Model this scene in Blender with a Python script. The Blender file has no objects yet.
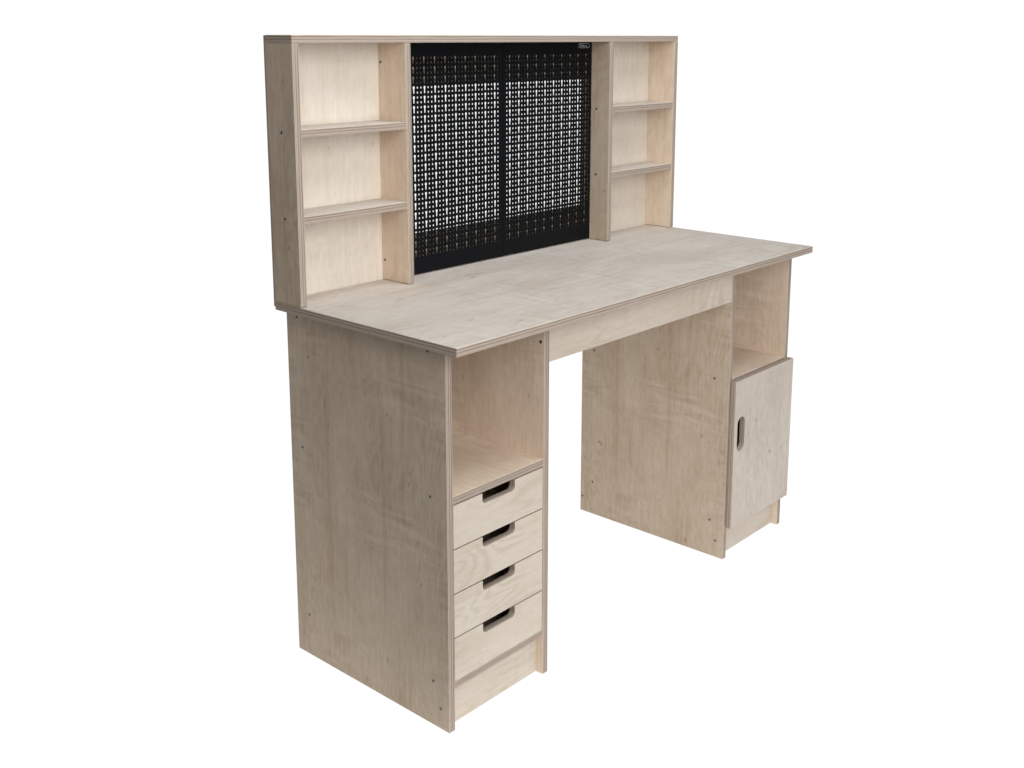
import bpy, bmesh, math, random
from mathutils import Vector, Matrix
random.seed(7)
S = bpy.context.scene
C = S.collection

# ---------------------------------------------------------------- camera
cd = bpy.data.cameras.new('camera')
cam = bpy.data.objects.new('camera', cd); C.objects.link(cam)
FWD = Vector((0.7394987, 0.64599936, -0.18927892))
RGT = Vector((0.65846349, -0.75260217, 0.00397496))
UPV = Vector((0.1398839, 0.12757274, 0.98191532))
M = Matrix((RGT, UPV, -FWD)).transposed().to_4x4()
M.translation = Vector((-1.2744, -1.2816, 1.256))
cam.matrix_world = M
cd.sensor_width = 36.0; cd.sensor_fit = 'HORIZONTAL'
cd.lens = 1128.73 / 1024 * 36
cd.shift_x = -(533.66 - 512) / 1024
cd.shift_y = (251.24 - 384) / 1024
cd.clip_start = 0.05; cd.clip_end = 200
S.camera = cam

# ---------------------------------------------------------------- world, exposure
w = bpy.data.worlds.new('World'); S.world = w; w.use_nodes = True
bg = w.node_tree.nodes['Background']
bg.inputs[0].default_value = (0.93, 0.97, 1.0, 1); bg.inputs[1].default_value = 0.10
S.view_settings.view_transform = 'Standard'; S.view_settings.look = 'None'
S.view_settings.exposure = 0.0; S.view_settings.gamma = 1.0
S.view_settings.use_curve_mapping = False

# ---------------------------------------------------------------- soft boxes and an added fill
def softbox(name, loc, target, sx, sy, power, col):
    l = bpy.data.lights.new(name, 'AREA'); l.shape = 'RECTANGLE'; l.size = sx; l.size_y = sy
    l.energy = power; l.color = col
    o = bpy.data.objects.new(name, l); C.objects.link(o)
    o.location = loc
    o.rotation_euler = (Vector(target) - Vector(loc)).to_track_quat('-Z', 'Y').to_euler()
    return o
softbox('front_softbox', (-0.75, -2.25, 1.62), (0.45, 0.3, 0.9), 1.3, 2.2, 78, (0.95, 0.98, 1.0))
softbox('overhead_softbox', (0.7, -0.5, 3.0), (0.6, 0.25, 0.8), 1.8, 1.4, 52, (0.86, 0.94, 1.0))
softbox('left_added_fill', (-0.95, -0.95, 2.25), (0.1, 0.4, 0.95), 0.8, 0.8, 5, (1.0, 0.98, 0.95))  # added unseen fill, lifts the outer left side of the hutch

# ---------------------------------------------------------------- materials
def nt_new(name):
    m = bpy.data.materials.new(name); m.use_nodes = True
    nt = m.node_tree; nt.nodes.clear()
    out = nt.nodes.new('ShaderNodeOutputMaterial')
    b = nt.nodes.new('ShaderNodeBsdfPrincipled')
    nt.links.new(b.outputs[0], out.inputs[0])
    return m, nt, b
def nd(nt, t, **kw):
    n = nt.nodes.new(t)
    for k, v in kw.items():
        if k.startswith('i_'): n.inputs[int(k[2:])].default_value = v
        else: setattr(n, k, v)
    return n
def math_n(nt, op, a, b=None, c=None, clamp=False):
    n = nt.nodes.new('ShaderNodeMath'); n.operation = op; n.use_clamp = clamp
    for i, v in enumerate((a, b, c)):
        if v is None: continue
        if isinstance(v, (int, float)): n.inputs[i].default_value = v
        else: nt.links.new(v, n.inputs[i])
    return n.outputs[0]
def mapping(nt, src, scale, loc=(0, 0, 0)):
    n = nt.nodes.new('ShaderNodeMapping'); nt.links.new(src, n.inputs[0])
    n.inputs['Scale'].default_value = scale; n.inputs['Location'].default_value = loc
    return n.outputs[0]
def noise(nt, vec, scale, detail=4, rough=0.55, dist=0.0):
    n = nt.nodes.new('ShaderNodeTexNoise'); nt.links.new(vec, n.inputs['Vector'])
    n.inputs['Scale'].default_value = scale; n.inputs['Detail'].default_value = detail
    n.inputs['Roughness'].default_value = rough; n.inputs['Distortion'].default_value = dist
    return n.outputs['Fac']
def smooth(nt, v, a, b):
    n = nt.nodes.new('ShaderNodeMapRange'); n.interpolation_type = 'SMOOTHSTEP'
    nt.links.new(v, n.inputs[0]); n.inputs[1].default_value = a; n.inputs[2].default_value = b
    return n.outputs[0]
def mixc(nt, fac, a, b):
    n = nt.nodes.new('ShaderNodeMix'); n.data_type = 'RGBA'
    if isinstance(fac, (int, float)): n.inputs[0].default_value = fac
    else: nt.links.new(fac, n.inputs[0])
    for i, v in ((6, a), (7, b)):
        if isinstance(v, tuple): n.inputs[i].default_value = (*v, 1)
        else: nt.links.new(v, n.inputs[i])
    return n.outputs[2]

def veneer(name, light, dark, streak=1.0, blotch=1.0, cathedral=0.5, curl=0.6, knots=1.0, spots=()):
    """Rotary-cut birch face veneer; UV = (across, along the grain) in metres."""
    m, nt, b = nt_new(name)
    uv = nd(nt, 'ShaderNodeUVMap', uv_map='UVMap').outputs[0]
    fine = noise(nt, mapping(nt, uv, (330, 7, 1)), 1.0, 5, 0.65)
    mid = noise(nt, mapping(nt, uv, (120, 2.6, 1)), 1.0, 4, 0.65)
    big = noise(nt, mapping(nt, uv, (9, 3.5, 1)), 1.0, 4, 0.55, 0.8)
    mott = noise(nt, mapping(nt, uv, (105, 34, 1), (7, 3, 0)), 1.0, 4, 0.7, 0.5)
    pores = noise(nt, mapping(nt, uv, (480, 60, 1)), 1.0, 2, 0.5)
    # cathedral figure: contour lines of a stretched noise
    cn = noise(nt, mapping(nt, uv, (6.5, 1.7, 1), (3.1, 1.7, 0)), 1.0, 3, 0.45, 0.4)
    ph = math_n(nt, 'MULTIPLY', cn, 150.0)
    ring = math_n(nt, 'POWER', math_n(nt, 'MULTIPLY_ADD', math_n(nt, 'SINE', ph), 0.5, 0.5), 2.5)
    cm = smooth(nt, noise(nt, mapping(nt, uv, (5, 3, 1), (9, 4, 0)), 1.0, 2), 0.46, 0.66)
    ring = math_n(nt, 'MULTIPLY', ring, cm)
    # curly ripple across the grain, in patches
    cu = noise(nt, mapping(nt, uv, (8, 48, 1), (5, 2, 0)), 1.0, 3, 0.5, 1.0)
    cum = smooth(nt, noise(nt, mapping(nt, uv, (4.5, 3.5, 1), (2, 8, 0)), 1.0, 2), 0.44, 0.64)
    cu = math_n(nt, 'MULTIPLY', math_n(nt, 'SUBTRACT', cu, 0.5), cum)
    f = math_n(nt, 'MULTIPLY_ADD', math_n(nt, 'SUBTRACT', fine, 0.5), 1.1 * streak, 0.40)
    f = math_n(nt, 'MULTIPLY_ADD', math_n(nt, 'SUBTRACT', mid, 0.5), 1.2 * streak, f)
    f = math_n(nt, 'MULTIPLY_ADD', math_n(nt, 'SUBTRACT', big, 0.5), 1.5 * blotch, f)
    f = math_n(nt, 'MULTIPLY_ADD', math_n(nt, 'SUBTRACT', mott, 0.5), 1.35, f)
    f = math_n(nt, 'MULTIPLY_ADD', ring, 0.50 * cathedral, f)
    f = math_n(nt, 'MULTIPLY_ADD', cu, 2.2 * curl, f)
    f = math_n(nt, 'MULTIPLY_ADD', smooth(nt, pores, 0.62, 0.74), 0.38, f, clamp=True)
    col = mixc(nt, f, light, dark)
    # warm mineral streaks
    ms = noise(nt, mapping(nt, uv, (28, 1.3, 1), (1, 6, 0)), 1.0, 3, 0.6)
    col = mixc(nt, math_n(nt, 'MULTIPLY', smooth(nt, ms, 0.56, 0.74), 0.40), col,
               (dark[0] * 1.02, dark[1] * 0.88, dark[2] * 0.74))
    # pin knots: sparse small dark flecks stretched along the grain
    v = nt.nodes.new('ShaderNodeTexVoronoi'); v.voronoi_dimensions = '2D'
    nt.links.new(mapping(nt, uv, (17, 10.5, 1)), v.inputs['Vector'])
    v.inputs['Scale'].default_value = 1.0
    sp = nt.nodes.new('ShaderNodeSeparateColor'); nt.links.new(v.outputs['Color'], sp.inputs[0])
    rad = math_n(nt, 'MULTIPLY', sp.outputs[1], 0.022)
    core = math_n(nt, 'LESS_THAN', v.outputs['Distance'], math_n(nt, 'ADD', rad, 0.010))
    halo = math_n(nt, 'SUBTRACT', 1.0, smooth(nt, v.outputs['Distance'], 0.01, 0.09))
    keep = math_n(nt, 'GREATER_THAN', sp.outputs[0], 0.915)
    kn = math_n(nt, 'ADD', math_n(nt, 'MULTIPLY', core, 0.55), math_n(nt, 'MULTIPLY', halo, 0.25))
    kn = math_n(nt, 'MULTIPLY', math_n(nt, 'MULTIPLY', kn, keep), knots, clamp=True)
    col = mixc(nt, kn, col, (0.16, 0.085, 0.045))
    # individual knots and mineral flecks of this sheet: (u, v, half width, half length, strength)
    tot = None
    su = nt.nodes.new('ShaderNodeSeparateXYZ'); nt.links.new(uv, su.inputs[0])
    for (u0, v0, ru, rv, st) in spots:
        du = math_n(nt, 'MULTIPLY', math_n(nt, 'SUBTRACT', su.outputs[0], u0), 1 / ru)
        dv = math_n(nt, 'MULTIPLY', math_n(nt, 'SUBTRACT', su.outputs[1], v0), 1 / rv)
        dd = math_n(nt, 'ADD', math_n(nt, 'MULTIPLY', du, du), math_n(nt, 'MULTIPLY', dv, dv))
        dd = math_n(nt, 'MULTIPLY_ADD', math_n(nt, 'SUBTRACT', pores, 0.5), 1.2, dd)
        k = math_n(nt, 'MULTIPLY', math_n(nt, 'SUBTRACT', 1.0, smooth(nt, dd, 0.15, 1.6)), st)
        tot = k if tot is None else math_n(nt, 'MAXIMUM', tot, k)
    if tot is not None: col = mixc(nt, tot, col, (0.19, 0.095, 0.045))
    nt.links.new(col, b.inputs['Base Color'])
    b.inputs['Roughness'].default_value = 0.62
    b.inputs['Specular IOR Level'].default_value = 0.25
    bp = nt.nodes.new('ShaderNodeBump'); bp.inputs['Strength'].default_value = 0.06
    bp.inputs['Distance'].default_value = 0.0006
    nt.links.new(fine, bp.inputs['Height']); nt.links.new(bp.outputs[0], b.inputs['Normal'])
    return m

def ply_edge(name):
    """Raw plywood edge; UV = (along the edge in metres, 0..1 through the thickness)."""
    m, nt, b = nt_new(name)
    uv = nd(nt, 'ShaderNodeUVMap', uv_map='UVMap').outputs[0]
    s = nt.nodes.new('ShaderNodeSeparateXYZ'); nt.links.new(uv, s.inputs[0])
    wob = noise(nt, mapping(nt, uv, (14, 0.6, 1)), 1.0, 2)
    v = math_n(nt, 'MULTIPLY_ADD', math_n(nt, 'SUBTRACT', wob, 0.5), 0.16, s.outputs[1])
    r = nt.nodes.new('ShaderNodeValToRGB'); nt.links.new(v, r.inputs[0])
    r.color_ramp.interpolation = 'LINEAR'
    cr = r.color_ramp
    L1 = (0.48, 0.39, 0.315, 1); D1 = (0.28, 0.213, 0.168, 1); L2 = (0.41, 0.328, 0.27, 1); D2 = (0.18, 0.127, 0.098, 1)
    stops = [(0, L1), (0.08, L1), (0.13, D1), (0.24, L2), (0.34, L2), (0.42, D1), (0.47, D2), (0.52, D1),
             (0.58, L2), (0.68, L2), (0.76, D1), (0.83, D2), (0.88, D1), (0.93, L1), (1, L1)]
    cr.elements[0].position = 0; cr.elements[0].color = L1
    cr.elements[1].position = 1; cr.elements[1].color = L1
    for p, c in stops[1:-1]:
        e = cr.elements.new(p); e.color = c
    n1 = noise(nt, mapping(nt, uv, (45, 9, 1)), 1.0, 4, 0.6)
    n2 = noise(nt, mapping(nt, uv, (11, 7, 1), (4, 4, 0)), 1.0, 3, 0.6)
    col = mixc(nt, math_n(nt, 'MULTIPLY', smooth(nt, n1, 0.45, 0.75), 0.40), r.outputs[0], (0.30, 0.225, 0.17))
    col = mixc(nt, math_n(nt, 'MULTIPLY', smooth(nt, n2, 0.40, 0.7), 0.35), col, (0.45, 0.375, 0.31))
    n3 = noise(nt, mapping(nt, uv, (70, 11, 1), (8, 1, 0)), 1.0, 2, 0.6)
    col = mixc(nt, math_n(nt, 'MULTIPLY', smooth(nt, n3, 0.66, 0.74), 0.55), col, (0.15, 0.09, 0.065))
    nt.links.new(col, b.inputs['Base Color'])
    b.inputs['Roughness'].default_value = 0.75; b.inputs['Specular IOR Level'].default_value = 0.2
    return m

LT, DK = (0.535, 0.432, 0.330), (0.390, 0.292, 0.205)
BIRCH = veneer('birch_veneer', LT, DK, streak=0.8, blotch=0.85, cathedral=0.6, curl=0.45)
BIRCH_TOP = veneer('birch_tabletop_veneer', (0.585, 0.516, 0.452), (0.465, 0.385, 0.318), streak=0.7, blotch=1.1, cathedral=0.6, curl=0.7, knots=0.7)
BIRCH_PALE = veneer('pale_birch_veneer', (0.625, 0.545, 0.462), (0.525, 0.435, 0.345), streak=0.55, blotch=0.8, cathedral=1.2, curl=0.4, knots=0.15)
BIRCH_BACK = veneer('birch_back_veneer', (0.715, 0.640, 0.555), (0.60, 0.515, 0.42), streak=0.65, blotch=0.9, cathedral=0.4, curl=0.4, knots=0.4)
BIRCH_INSIDE_LIT = veneer('birch_veneer_inside_lit', (0.745, 0.605, 0.475), (0.58, 0.445, 0.33), streak=0.8, blotch=0.9, cathedral=0.5, curl=0.8, knots=0.5)  # birch lightened and warmed: bounced light inside the compartments put into the colour
PAN = dict(streak=0.65, blotch=0.9, cathedral=0.6, curl=1.0, knots=0.0)
def kn(pts, a=0.0022, b=0.0045, st=0.6): return [(u, v, a * random.uniform(0.7, 1.3), b * random.uniform(0.6, 1.6), st * random.uniform(0.5, 1.1)) for u, v in pts]
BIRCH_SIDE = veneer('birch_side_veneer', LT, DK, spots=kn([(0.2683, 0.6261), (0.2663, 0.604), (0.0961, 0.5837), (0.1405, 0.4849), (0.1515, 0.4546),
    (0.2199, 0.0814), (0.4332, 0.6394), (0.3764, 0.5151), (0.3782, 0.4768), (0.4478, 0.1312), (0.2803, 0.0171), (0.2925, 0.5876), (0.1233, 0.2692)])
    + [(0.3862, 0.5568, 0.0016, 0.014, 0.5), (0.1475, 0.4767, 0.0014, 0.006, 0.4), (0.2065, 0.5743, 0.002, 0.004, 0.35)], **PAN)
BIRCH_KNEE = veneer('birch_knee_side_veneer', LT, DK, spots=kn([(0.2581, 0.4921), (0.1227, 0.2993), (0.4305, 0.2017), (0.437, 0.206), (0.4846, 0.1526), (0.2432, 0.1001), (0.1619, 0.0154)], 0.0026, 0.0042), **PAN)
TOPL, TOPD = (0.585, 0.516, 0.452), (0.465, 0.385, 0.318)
BIRCH_TABLE = veneer('birch_table_veneer', TOPL, TOPD, streak=0.9, blotch=1.1, cathedral=0.7, curl=0.9, knots=0.0,
    spots=[(0.3925, 0.4268, 0.004, 0.010, 0.45), (0.3703, 0.4195, 0.003, 0.008, 0.55), (0.385, 0.450, 0.005, 0.022, 0.25), (0.0454, 0.205, 0.004, 0.012, 0.35),
           (0.1151, 0.1519, 0.003, 0.010, 0.35), (0.0676, 0.037, 0.002, 0.005, 0.5), (0.4114, 0.6162, 0.004, 0.012, 0.25), (0.3691, 0.4903, 0.003, 0.015, 0.2),
           (0.1166, 0.5696, 0.003, 0.014, 0.2), (0.3277, 0.1714, 0.003, 0.016, 0.25), (0.27, 0.30, 0.003, 0.02, 0.22), (0.20, 0.42, 0.002, 0.006, 0.4)])
BIRCH_DOOR = veneer('birch_door_veneer', TOPL, TOPD, streak=0.8, blotch=0.9, cathedral=0.5, curl=0.3, knots=0.0,
    spots=kn([(1.1371, 0.2314), (1.1958, 0.2237), (1.0635, 0.3319), (1.145, 0.228)], 0.0035, 0.004, 0.5))
EDGE = ply_edge('birch_plywood_edge')

def black_paint():
    m, nt, b = nt_new('black_powder_coat')
    tc = nd(nt, 'ShaderNodeTexCoord').outputs['Object']
    n = noise(nt, tc, 1400, 3, 0.6)
    b.inputs['Base Color'].default_value = (0.0030, 0.0036, 0.0046, 1)
    b.inputs['Roughness'].default_value = 0.5; b.inputs['Specular IOR Level'].default_value = 0.13
    bp = nt.nodes.new('ShaderNodeBump'); bp.inputs['Strength'].default_value = 0.12
    bp.inputs['Distance'].default_value = 0.0004
    nt.links.new(n, bp.inputs['Height']); nt.links.new(bp.outputs[0], b.inputs['Normal'])
    return m
BLACK = black_paint()
def plain(name, col, rough, metal=0.0):
    m, nt, b = nt_new(name)
    tc = nd(nt, 'ShaderNodeTexCoord').outputs['Object']
    n = noise(nt, tc, 300, 2)
    c = mixc(nt, n, tuple(x * 0.85 for x in col), tuple(min(1, x * 1.15) for x in col))
    nt.links.new(c, b.inputs['Base Color'])
    b.inputs['Roughness'].default_value = rough; b.inputs['Metallic'].default_value = metal
    return m
STEEL = plain('dark_zinc_screw', (0.10, 0.13, 0.15), 0.4, 0.7)
RECESS = plain('screw_recess', (0.012, 0.014, 0.016), 0.6)
STICK = plain('white_sticker_print', (0.55, 0.57, 0.58), 0.5)
STICKB = plain('blue_sticker_print', (0.08, 0.20, 0.42), 0.5)

# ---------------------------------------------------------------- setting: white sweep with added glow
def studio():
    """Made-up white sweep that glows, cut short in front to limit its light, on a grey studio floor."""
    fwd = Vector((FWD.x, FWD.y, 0)).normalized(); rgt = Vector((fwd.y, -fwd.x, 0))
    org = Vector((0.029, -0.098, 0)) - fwd * 0.07           # middle of the front edge, kept near to cut glow on the left side
    L, r, Hh, hw = 5.2, 0.9, 2.6, 4.2
    prof = [(0, 0), (L - r, 0)] + [(L - r + r * math.sin(t), r - r * math.cos(t)) for t in [k * math.pi / 24 for k in range(1, 13)]] + [(L, Hh)]
    bm = bmesh.new()
    rows = [[bm.verts.new(org + fwd * d + rgt * s * hw + Vector((0, 0, z))) for s in (-1, 1)] for d, z in prof]
    for p, q in zip(rows, rows[1:]): bm.faces.new((p[0], p[1], q[1], q[0]))
    bmesh.ops.solidify(bm, geom=bm.faces[:], thickness=-0.004)
    bmesh.ops.recalc_face_normals(bm, faces=bm.faces)
    bmesh.ops.translate(bm, verts=bm.verts, vec=(0, 0, -max(v.co.z for v in bm.verts if abs(v.co.z) < 0.01)))
    me = bpy.data.meshes.new('backdrop'); bm.to_mesh(me); bm.free()
    m = bpy.data.materials.new('glowing_white_backdrop'); m.use_nodes = True
    nt = m.node_tree; nt.nodes.clear()
    out = nt.nodes.new('ShaderNodeOutputMaterial'); e = nt.nodes.new('ShaderNodeEmission')
    e.inputs[0].default_value = (1, 1, 1, 1); e.inputs[1].default_value = 1.03  # added glow, no real light table; keeps the ground plain white
    nt.links.new(e.outputs[0], out.inputs[0])
    me.materials.append(m)
    o = bpy.data.objects.new('backdrop', me); C.objects.link(o)
    o['kind'] = 'structure'
    bm = bmesh.new()
    bmesh.ops.create_circle(bm, cap_ends=True, radius=14, segments=96, matrix=Matrix.Translation((0.6, 0.2, -0.012)))
    me = bpy.data.meshes.new('floor'); bm.to_mesh(me); bm.free()
    me.materials.append(plain('grey_studio_floor', (0.06, 0.06, 0.06), 0.7))
    o = bpy.data.objects.new('floor', me); C.objects.link(o); o['kind'] = 'structure'
studio()

# ---------------------------------------------------------------- builders
desk = bpy.data.objects.new('desk', None); C.objects.link(desk)
desk['label'] = 'pale birch plywood desk with hutch shelves, black pegboard, four drawers and a cupboard door'
desk['category'] = 'desk'
desk.location = (0.62, 0.25, 0.0)
BASE = Vector(desk.location)

def link(name, bm, mats, parent, smoothf=False):
    me = bpy.data.meshes.new(name); bm.to_mesh(me); bm.free()
    for m in mats: me.materials.append(m)
    if smoothf:
        for p in me.polygons: p.use_smooth = True
    o = bpy.data.objects.new(name, me); C.objects.link(o)
    o.parent = parent
    return o
def shift(bm): bmesh.ops.translate(bm, verts=bm.verts, vec=-BASE)

def prism_bm(axis, t0, t1, outline, holes=(), bevel=0.0008):
    """Board: 2-D outline (and holes) in the two other axes, extruded from t0 to t1."""
    ia = 'xyz'.index(axis); oth = [i for i in range(3) if i != ia]
    bm = bmesh.new()
    def P(p, t):
        c = [0, 0, 0]; c[oth[0]] = p[0]; c[oth[1]] = p[1]; c[ia] = t; return c
    edges = []
    for loop in [outline] + list(holes):
        vs = [bm.verts.new(P(p, t0)) for p in loop]
        for i in range(len(vs)): edges.append(bm.edges.new((vs[i], vs[(i + 1) % len(vs)])))
    if holes or len(outline) > 4:
        bmesh.ops.triangle_fill(bm, edges=edges, use_beauty=True, use_dissolve=False)
    else:
        bm.faces.new(bm.verts)
    r = bmesh.ops.extrude_face_region(bm, geom=bm.faces[:])
    d = Vector((0, 0, 0)); d[ia] = t1 - t0
    bmesh.ops.translate(bm, verts=[v for v in r['geom'] if isinstance(v, bmesh.types.BMVert)], vec=d)
    bmesh.ops.recalc_face_normals(bm, faces=bm.faces)
    if bevel:
        es = [e for e in bm.edges if len(e.link_faces) == 2 and e.calc_face_angle(0) > 1.0]
        bmesh.ops.bevel(bm, geom=es, offset=bevel, segments=2, affect='EDGES', profile=0.5)
    return bm
def wood_uv(bm, axis, t0, t1, grain, fixed=False):
    ia = 'xyz'.index(axis); oth = [i for i in range(3) if i != ia]
    ig = 'xyz'.index(grain); ic = [i for i in oth if i != ig][0]
    uvl = bm.loops.layers.uv.new('UVMap')
    ou, ov = random.uniform(0, 40), random.uniform(0, 40)
    if fixed: ou = ov = 0.0          # this sheet's own knots sit where they were drawn
    bm.normal_update()
    for f in bm.faces:
        n = f.normal
        isface = abs(n[ia]) > 0.9
        f.material_index = 0 if isface else 1
        if isface:
            off = 3.3 if (n[ia] > 0 and axis != 'z') else 0
            for l in f.loops: l[uvl].uv = (l.vert.co[ic] + ou + off, l.vert.co[ig] + ov)
        else:
            al = max(oth, key=lambda i: -abs(n[i]))
            for l in f.loops:
                l[uvl].uv = (l.vert.co[al] + ou, (l.vert.co[ia] - t0) / (t1 - t0))
def board(name, axis, x, y, z, grain, face=None, parent=None, bevel=0.0008, back=None, fixed=False):
    # two sides, so compartment interiors can be coloured brighter: `face` is towards -axis, `back` towards +axis
    R = {'x': x, 'y': y, 'z': z}; t0, t1 = R[axis]
    a, b = [R[k] for k in 'xyz' if k != axis]
    bm = prism_bm(axis, t0, t1, [(a[0], b[0]), (a[1], b[0]), (a[1], b[1]), (a[0], b[1])], bevel=bevel)
    wood_uv(bm, axis, t0, t1, grain, fixed)
    if back:
        ia = 'xyz'.index(axis)
        for f in bm.faces:
            if f.normal[ia] > 0.9: f.material_index = 2
    shift(bm)
    return link(name, bm, [face or BIRCH, EDGE] + ([back] if back else []), parent or desk)

screw_me = None
def screw(pos, normal, parent, r=0.0029):
    """Countersunk screw head: a ring, a dished face and a cross recess."""
    global screw_me
    if screw_me is None:
        bm = bmesh.new(); n = 16
        prof = [(1.0, 0.0), (0.97, 0.10), (0.80, 0.12), (0.45, 0.07)]
        rings = [[bm.verts.new((pr * math.cos(2 * math.pi * k / n), pr * math.sin(2 * math.pi * k / n), pz)) for k in range(n)] for pr, pz in prof]
        for i in range(3):
            for k in range(n):
                f = bm.faces.new((rings[i][k], rings[i][(k + 1) % n], rings[i + 1][(k + 1) % n], rings[i + 1][k]))
        c = bm.verts.new((0, 0, -0.05))
        for k in range(n):
            f = bm.faces.new((rings[3][k], rings[3][(k + 1) % n], c)); f.material_index = 1
        screw_me = bpy.data.meshes.new('screw'); bm.to_mesh(screw_me); bm.free()
        screw_me.materials.append(STEEL); screw_me.materials.append(RECESS)
    o = bpy.data.objects.new('screw', screw_me); C.objects.link(o); o.parent = parent
    o.location = Vector(pos) - BASE + Vector(normal) * 0.0001
    o.rotation_euler = Vector(normal).to_track_quat('Z', 'Y').to_euler()
    o.scale = (r, r, r)
    return o

# ---------------------------------------------------------------- measures (metres)
W, D, H, T = 1.24, 0.497, 0.7439, 0.0147
OV, FR = 0.0257, 0.0534
P1, Q0, RX = 0.3006, 0.9566, 1.2362
U = H - 0.0163                       # underside of the table top
HT, HD = 1.252, 0.0819
HL, HR = 0.2909, 0.9482
G = 0.0010                      # shadow gap under the hutch

# ---------------------------------------------------------------- table
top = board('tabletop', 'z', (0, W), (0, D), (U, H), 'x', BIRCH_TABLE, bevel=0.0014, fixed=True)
lp = board('side_panel', 'x', (OV, OV + T), (FR, D), (0, U - 0.0005), 'z', BIRCH_SIDE, back=BIRCH_INSIDE_LIT, fixed=True)
lq = board('side_panel', 'x', (P1 - T, P1), (FR, D), (0, U - 0.0005), 'z', BIRCH_INSIDE_LIT, back=BIRCH)
rp = board('side_panel', 'x', (Q0, Q0 + T), (FR, D), (0, U - 0.0005), 'z', BIRCH_KNEE, back=BIRCH_INSIDE_LIT, fixed=True)
rq = board('side_panel', 'x', (RX - T, RX), (FR, D), (0, U - 0.0005), 'z', BIRCH_INSIDE_LIT, back=BIRCH)
for y, z in ((0.4641, 0.714), (0.0975, 0.7157), (0.4608, 0.448), (0.0956, 0.4482), (0.4579, 0.0892), (0.0944, 0.0889), (0.0758, 0.041)):
    screw((OV, y, z), (-1, 0, 0), lp)
for y, z in ((0.4573, 0.4505), (0.0928, 0.451), (0.4568, 0.0898), (0.4901, 0.0415), (0.0935, 0.0916), (0.0756, 0.0425), (0.464, 0.714)):
    screw((Q0, y, z), (-1, 0, 0), rp)
screw((P1 - T, 0.0587 + 0.004, 0.6848), (-1, 0, 0), lq, 0.0034)
for x0, x1 in ((OV + T, P1 - T), (Q0 + T, RX - T)):
    board('shelf', 'z', (x0, x1), (FR + 0.0005, D - 0.006), (0.4540 - T, 0.4540), 'y', BIRCH_INSIDE_LIT)
    board('bottom_board', 'z', (x0, x1), (FR + 0.0005, D - 0.006), (0.0825, 0.0955), 'x')
    board('kick_plate', 'y', (x0, x1), (0.071, 0.071 + T), (0.0, 0.0820), 'x', BIRCH_PALE)
    board('back_panel', 'y', (x0, x1), (D - 0.0055, D - 0.0005), (0.0, U - 0.001), 'z', BIRCH_BACK)
board('apron', 'y', (P1 + 0.0003, Q0 - 0.0003), (FR + 0.0005, FR + T), (0.6438, U - 0.0005), 'x', BIRCH_PALE)
board('rear_rail', 'y', (P1, Q0), (D - 0.040, D - 0.040 + T), (U - 0.06, U - 0.0005), 'x')

# ---------------------------------------------------------------- drawers
def arc(cx, cy, r, a0, a1, n=7):
    return [(cx + r * math.cos(math.radians(a0 + (a1 - a0) * k / n)), cy + r * math.sin(math.radians(a0 + (a1 - a0) * k / n))) for k in range(n + 1)]
dz = [0.0962, 0.1826, 0.2684, 0.3542, 0.4393 - 0.0005]
X0, X1 = OV + T + 0.0016, P1 - T - 0.0016
for k in range(4):
    z0, z1 = dz[k], dz[k + 1] - 0.0022
    a, b, r, dep = 0.1165, 0.2045, 0.0085, 0.0205
    out = [(X0, z0), (X1, z0), (X1, z1), (b, z1)] + arc(b - r, z1 - dep + r, r, 0, -90) + arc(a + r, z1 - dep + r, r, -90, -180) + [(a, z1), (X0, z1)]
    bm = prism_bm('y', FR + 0.0008, FR + 0.0008 + 0.0145, out, bevel=0.0006)
    wood_uv(bm, 'y', FR + 0.0008, FR + 0.0153, 'x')
    shift(bm)
    dr = link('drawer', bm, [BIRCH_PALE, EDGE], desk)
    yb0, yb1 = FR + 0.0156, D - 0.03
    zt = z1 - 0.024
    board('drawer_side', 'x', (X0 + 0.004, X0 + 0.013), (yb0, yb1), (z0 + 0.004, zt + 0.015), 'y', None, dr)
    board('drawer_side', 'x', (X1 - 0.013, X1 - 0.004), (yb0, yb1), (z0 + 0.004, zt + 0.015), 'y', None, dr)
    board('drawer_back', 'y', (X0 + 0.0132, X1 - 0.0132), (yb1 - 0.009, yb1), (z0 + 0.004, zt + 0.015), 'x', None, dr)
    board('drawer_bottom', 'z', (X0 + 0.0132, X1 - 0.0132), (yb0, yb1 - 0.0092), (z0 + 0.006, z0 + 0.010), 'x', None, dr)

# ---------------------------------------------------------------- cupboard door
dx0, dx1, dz0, dz1 = 0.9637, 1.2398, 0.0813, 0.4506
sx0, sx1, sz0, sz1 = 0.9765, 1.0120, 0.2725, 0.3580
sx0, sx1 = 0.9775, 1.0115
sr = (sx1 - sx0) / 2 - 0.0005
slot = arc(sx1 - sr, sz1 - sr, sr, 0, 90) + arc(sx0 + sr, sz1 - sr, sr, 90, 180) + arc(sx0 + sr, sz0 + sr, sr, 180, 270) + arc(sx1 - sr, sz0 + sr, sr, 270, 360)
bm = prism_bm('y', 0.0376, 0.0524, [(dx0, dz0), (dx1, dz0), (dx1, dz1), (dx0, dz1)], [slot], bevel=0.0008)
wood_uv(bm, 'y', 0.0376, 0.0524, 'z', True); shift(bm)
door = link('cupboard_door', bm, [BIRCH_DOOR, EDGE], desk)

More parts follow.
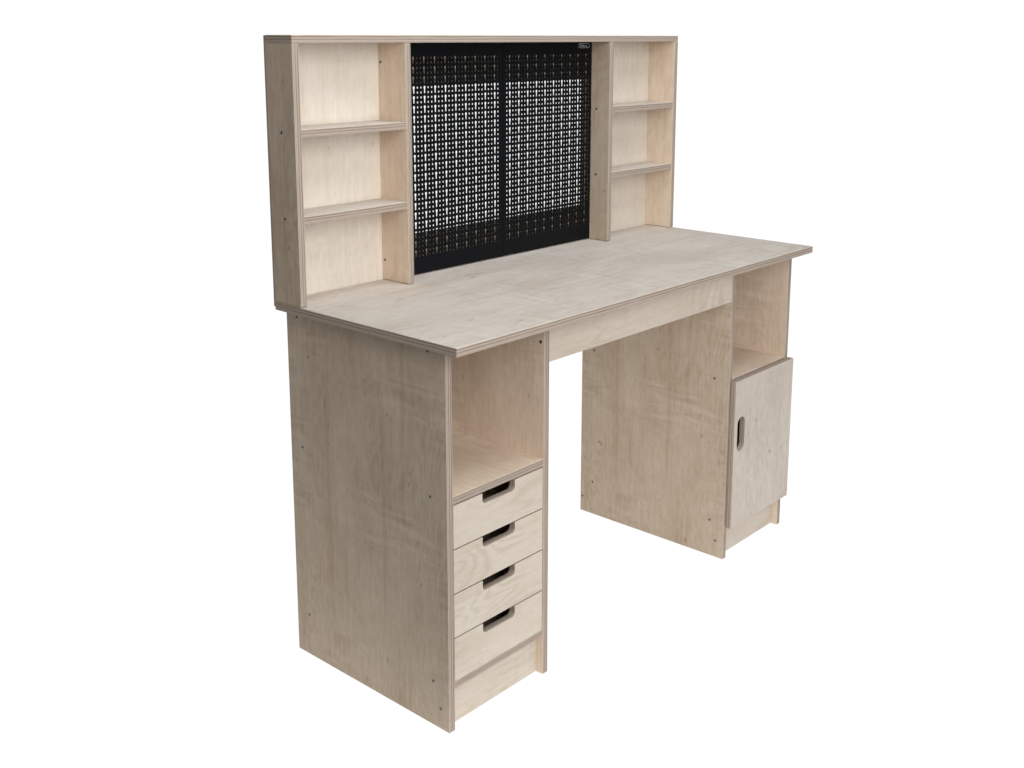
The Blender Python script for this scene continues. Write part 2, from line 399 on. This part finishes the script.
# ---------------------------------------------------------------- hutch
BT = HT - T
ht = board('hutch_top_board', 'z', (0, W), (D - HD, D), (BT, HT), 'x', BIRCH, bevel=0.0012)
hls = board('hutch_side_panel', 'x', (0, T), (D - HD, D), (H + G, BT - 0.0003), 'z', back=BIRCH_INSIDE_LIT)
hrs = board('hutch_side_panel', 'x', (W - T, W), (D - HD, D), (H + G, BT - 0.0003), 'z', BIRCH_INSIDE_LIT, back=BIRCH)
hld = board('hutch_divider', 'x', (HL - T, HL), (D - HD, D), (H + G, BT - 0.0003), 'z', BIRCH_INSIDE_LIT, back=BIRCH)
hrd = board('hutch_divider', 'x', (HR, HR + T), (D - HD, D), (H + G, BT - 0.0003), 'z', back=BIRCH_INSIDE_LIT)
for x0, x1 in ((T, HL - T), (HR + T, W - T)):
    for zt in (1.0799, 0.9171):
        board('hutch_shelf', 'z', (x0, x1), (D - HD + 0.0012, D), (zt - T, zt), 'x', BIRCH_TOP)
for x0, x1 in ((0.0006, HL), (HR, W - 0.0006)):
    board('hutch_back_panel', 'y', (x0, x1), (D + 0.0002, D + 0.0045), (H - 0.010, HT - 0.001), 'z', BIRCH_BACK, bevel=0.0004)
for z0, z1 in ((1.1520, BT - 0.0005), (H + 0.0005, 0.8325)):
    board('pegboard_rail', 'y', (HL, HR), (0.4762, 0.4762 + T), (z0, z1), 'x')
for y, z in ((0.4552, 1.0733), (0.4543, 0.9105)):
    screw((0, y, z), (-1, 0, 0), hls)
    screw((HR, y, z), (-1, 0, 0), hrd)
screw((HL - T, 0.4895, 1.198), (-1, 0, 0), hld)
screw((HL - T, 0.4885, 0.787), (-1, 0, 0), hld)
# ---------------------------------------------------------------- perforated steel panels
YP = D - 0.0254
def pegboard(x0, x1, z0, z1, xs, zs, pitch_x, pitch_z, ncol, nrow):
    """Sheet with real punched holes: keyhole slots in every third column, small holes between."""
    th = 0.0010; s = 0.0018
    rect = []
    for j in range(nrow):
        zc = zs - pitch_z * j
        for i in range(-1, 3 * ncol - 1):
            xc = xs + pitch_x * i
            if i % 3 == 0:
                rect.append((xc - 0.0018, xc + 0.0018, zc + 0.0022, zc + 0.0031))
                rect.append((xc - 0.0029, xc + 0.0029, zc - 0.0024, zc + 0.0022))
                rect.append((xc - 0.0018, xc + 0.0018, zc - 0.0120, zc - 0.0024))
            else:
                for zz in (zc, zc - pitch_z / 2):
                    rect.append((xc - s, xc + s, zz - s, zz + s))
    rd = lambda v: round(v, 6)
    xsn = sorted({rd(x0), rd(x1)} | {rd(r[0]) for r in rect} | {rd(r[1]) for r in rect})
    zsn = sorted({rd(z0), rd(z1)} | {rd(r[2]) for r in rect} | {rd(r[3]) for r in rect})
    xi = {v: k for k, v in enumerate(xsn)}; zi = {v: k for k, v in enumerate(zsn)}
    nx, nz = len(xsn) - 1, len(zsn) - 1
    solid = [[True] * nz for _ in range(nx)]
    for r in rect:
        for a in range(xi[rd(r[0])], xi[rd(r[1])]):
            for b in range(zi[rd(r[2])], zi[rd(r[3])]): solid[a][b] = False
    verts = []; vid = {}; faces = []
    def V(a, b, back):
        k = (a, b, back)
        if k not in vid:
            vid[k] = len(verts); verts.append((xsn[a] - BASE.x, YP + (th if back else 0) - BASE.y, zsn[b] - BASE.z))
        return vid[k]
    for a in range(nx):
        for b in range(nz):
            if not solid[a][b]: continue
            faces.append((V(a, b, 0), V(a + 1, b, 0), V(a + 1, b + 1, 0), V(a, b + 1, 0)))
            faces.append((V(a, b, 1), V(a, b + 1, 1), V(a + 1, b + 1, 1), V(a + 1, b, 1)))
            for da, db, p, q in ((-1, 0, (a, b + 1), (a, b)), (1, 0, (a + 1, b), (a + 1, b + 1)), (0, -1, (a, b), (a + 1, b)), (0, 1, (a + 1, b + 1), (a, b + 1))):
                aa, bb = a + da, b + db
                if aa < 0 or bb < 0 or aa >= nx or bb >= nz or not solid[aa][bb]:
                    faces.append((V(*q, 0), V(*p, 0), V(*p, 1), V(*q, 1)))
    # folded-back rim
    def rim(ax0, ax1, az0, az1):
        i0 = len(verts)
        for y in (YP + th, YP + 0.0028):
            for x, z in ((ax0, az0), (ax1, az0), (ax1, az1), (ax0, az1)): verts.append((x - BASE.x, y - BASE.y, z - BASE.z))
        for f in ((3, 2, 1, 0), (4, 5, 6, 7), (0, 1, 5, 4), (1, 2, 6, 5), (2, 3, 7, 6), (3, 0, 4, 7)): faces.append(tuple(i0 + k for k in f))
    e = 0.0004
    rim(x0 + e, x0 + 0.0014, z0 + e, z1 - e); rim(x1 - 0.0014, x1 - e, z0 + e, z1 - e)
    rim(x0 + 0.0016, x1 - 0.0016, z0 + e, z0 + 0.0014); rim(x0 + 0.0016, x1 - 0.0016, z1 - 0.0014, z1 - e)
    me = bpy.data.meshes.new('pegboard'); me.from_pydata(verts, [], faces); me.update()
    me.materials.append(BLACK)
    o = bpy.data.objects.new('pegboard', me); C.objects.link(o); o.parent = desk
    return o
ZP0, ZP1 = H + 0.0025, BT - 0.0015
XM = 0.6240
pegboard(HL + 0.0005, XM - 0.0006, ZP0, ZP1, 0.3505 - 0.0309, 1.2055, 0.0103, 0.0205, 10, 21)
pr = pegboard(XM + 0.0006, HR - 0.0005, ZP0, ZP1, 0.6481, 1.2055, 0.0103, 0.0205, 10, 21)

# maker's sticker: thin pill outline with a line of tiny script
def sticker():
    bm = bmesh.new()
    cx, cz, hw, hh = 0.9165, 1.2277, 0.0215, 0.0055
    y = YP - 0.0003
    def pill(hw, hh, n=10):
        return [(cx + hw - hh + hh * math.cos(t), cz + hh * math.sin(t)) for t in [math.pi * (k / n - 0.5) for k in range(n + 1)]] + \
               [(cx - hw + hh + hh * math.cos(t), cz + hh * math.sin(t)) for t in [math.pi * (k / n + 0.5) for k in range(n + 1)]]
    o, i = pill(hw, hh), pill(hw - 0.0008, hh - 0.0008)
    n = len(o)
    for yy, flip in ((y, 0),):
        vo = [bm.verts.new((p[0], yy, p[1])) for p in o]; vi = [bm.verts.new((p[0], yy, p[1])) for p in i]
        for k in range(n): bm.faces.new((vo[k], vi[k], vi[(k + 1) % n], vo[(k + 1) % n]))
    def stroke(pts, wd, mi):
        for (a, b), (c, d) in zip(pts, pts[1:]):
            dx, dz = c - a, d - b; L = math.hypot(dx, dz) or 1; px, pz = -dz / L * wd / 2, dx / L * wd / 2
            f = bm.faces.new([bm.verts.new((cx + q[0], y - 0.0001, cz + q[1])) for q in ((a + px, b + pz), (a - px, b - pz), (c - px, d - pz), (c + px, d + pz))])
            f.material_index = mi
    # joined-up lettering, too small in the photograph to read
    stroke([(-0.0165, 0.0032), (-0.0115, 0.0034)], 0.0012, 0); stroke([(-0.0140, 0.0032), (-0.0148, -0.0026)], 0.0013, 0)
    wave = [(-0.0125 + 0.0235 * k / 44, 0.0012 * math.sin(k * 1.15) - 0.0008) for k in range(45)]
    stroke(wave[:26], 0.0011, 0); stroke(wave[25:36], 0.0012, 1); stroke(wave[35:], 0.0011, 0)
    stroke([(-0.0035, 0.0034), (-0.0040, -0.0020)], 0.0011, 0); stroke([(0.0045, 0.0032), (0.0040, -0.0018)], 0.0011, 1)
    shift(bm)
    bmesh.ops.recalc_face_normals(bm, faces=bm.faces)
    s = link('sticker', bm, [STICK, STICKB], pr)
sticker()

S.render.engine = 'CYCLES'
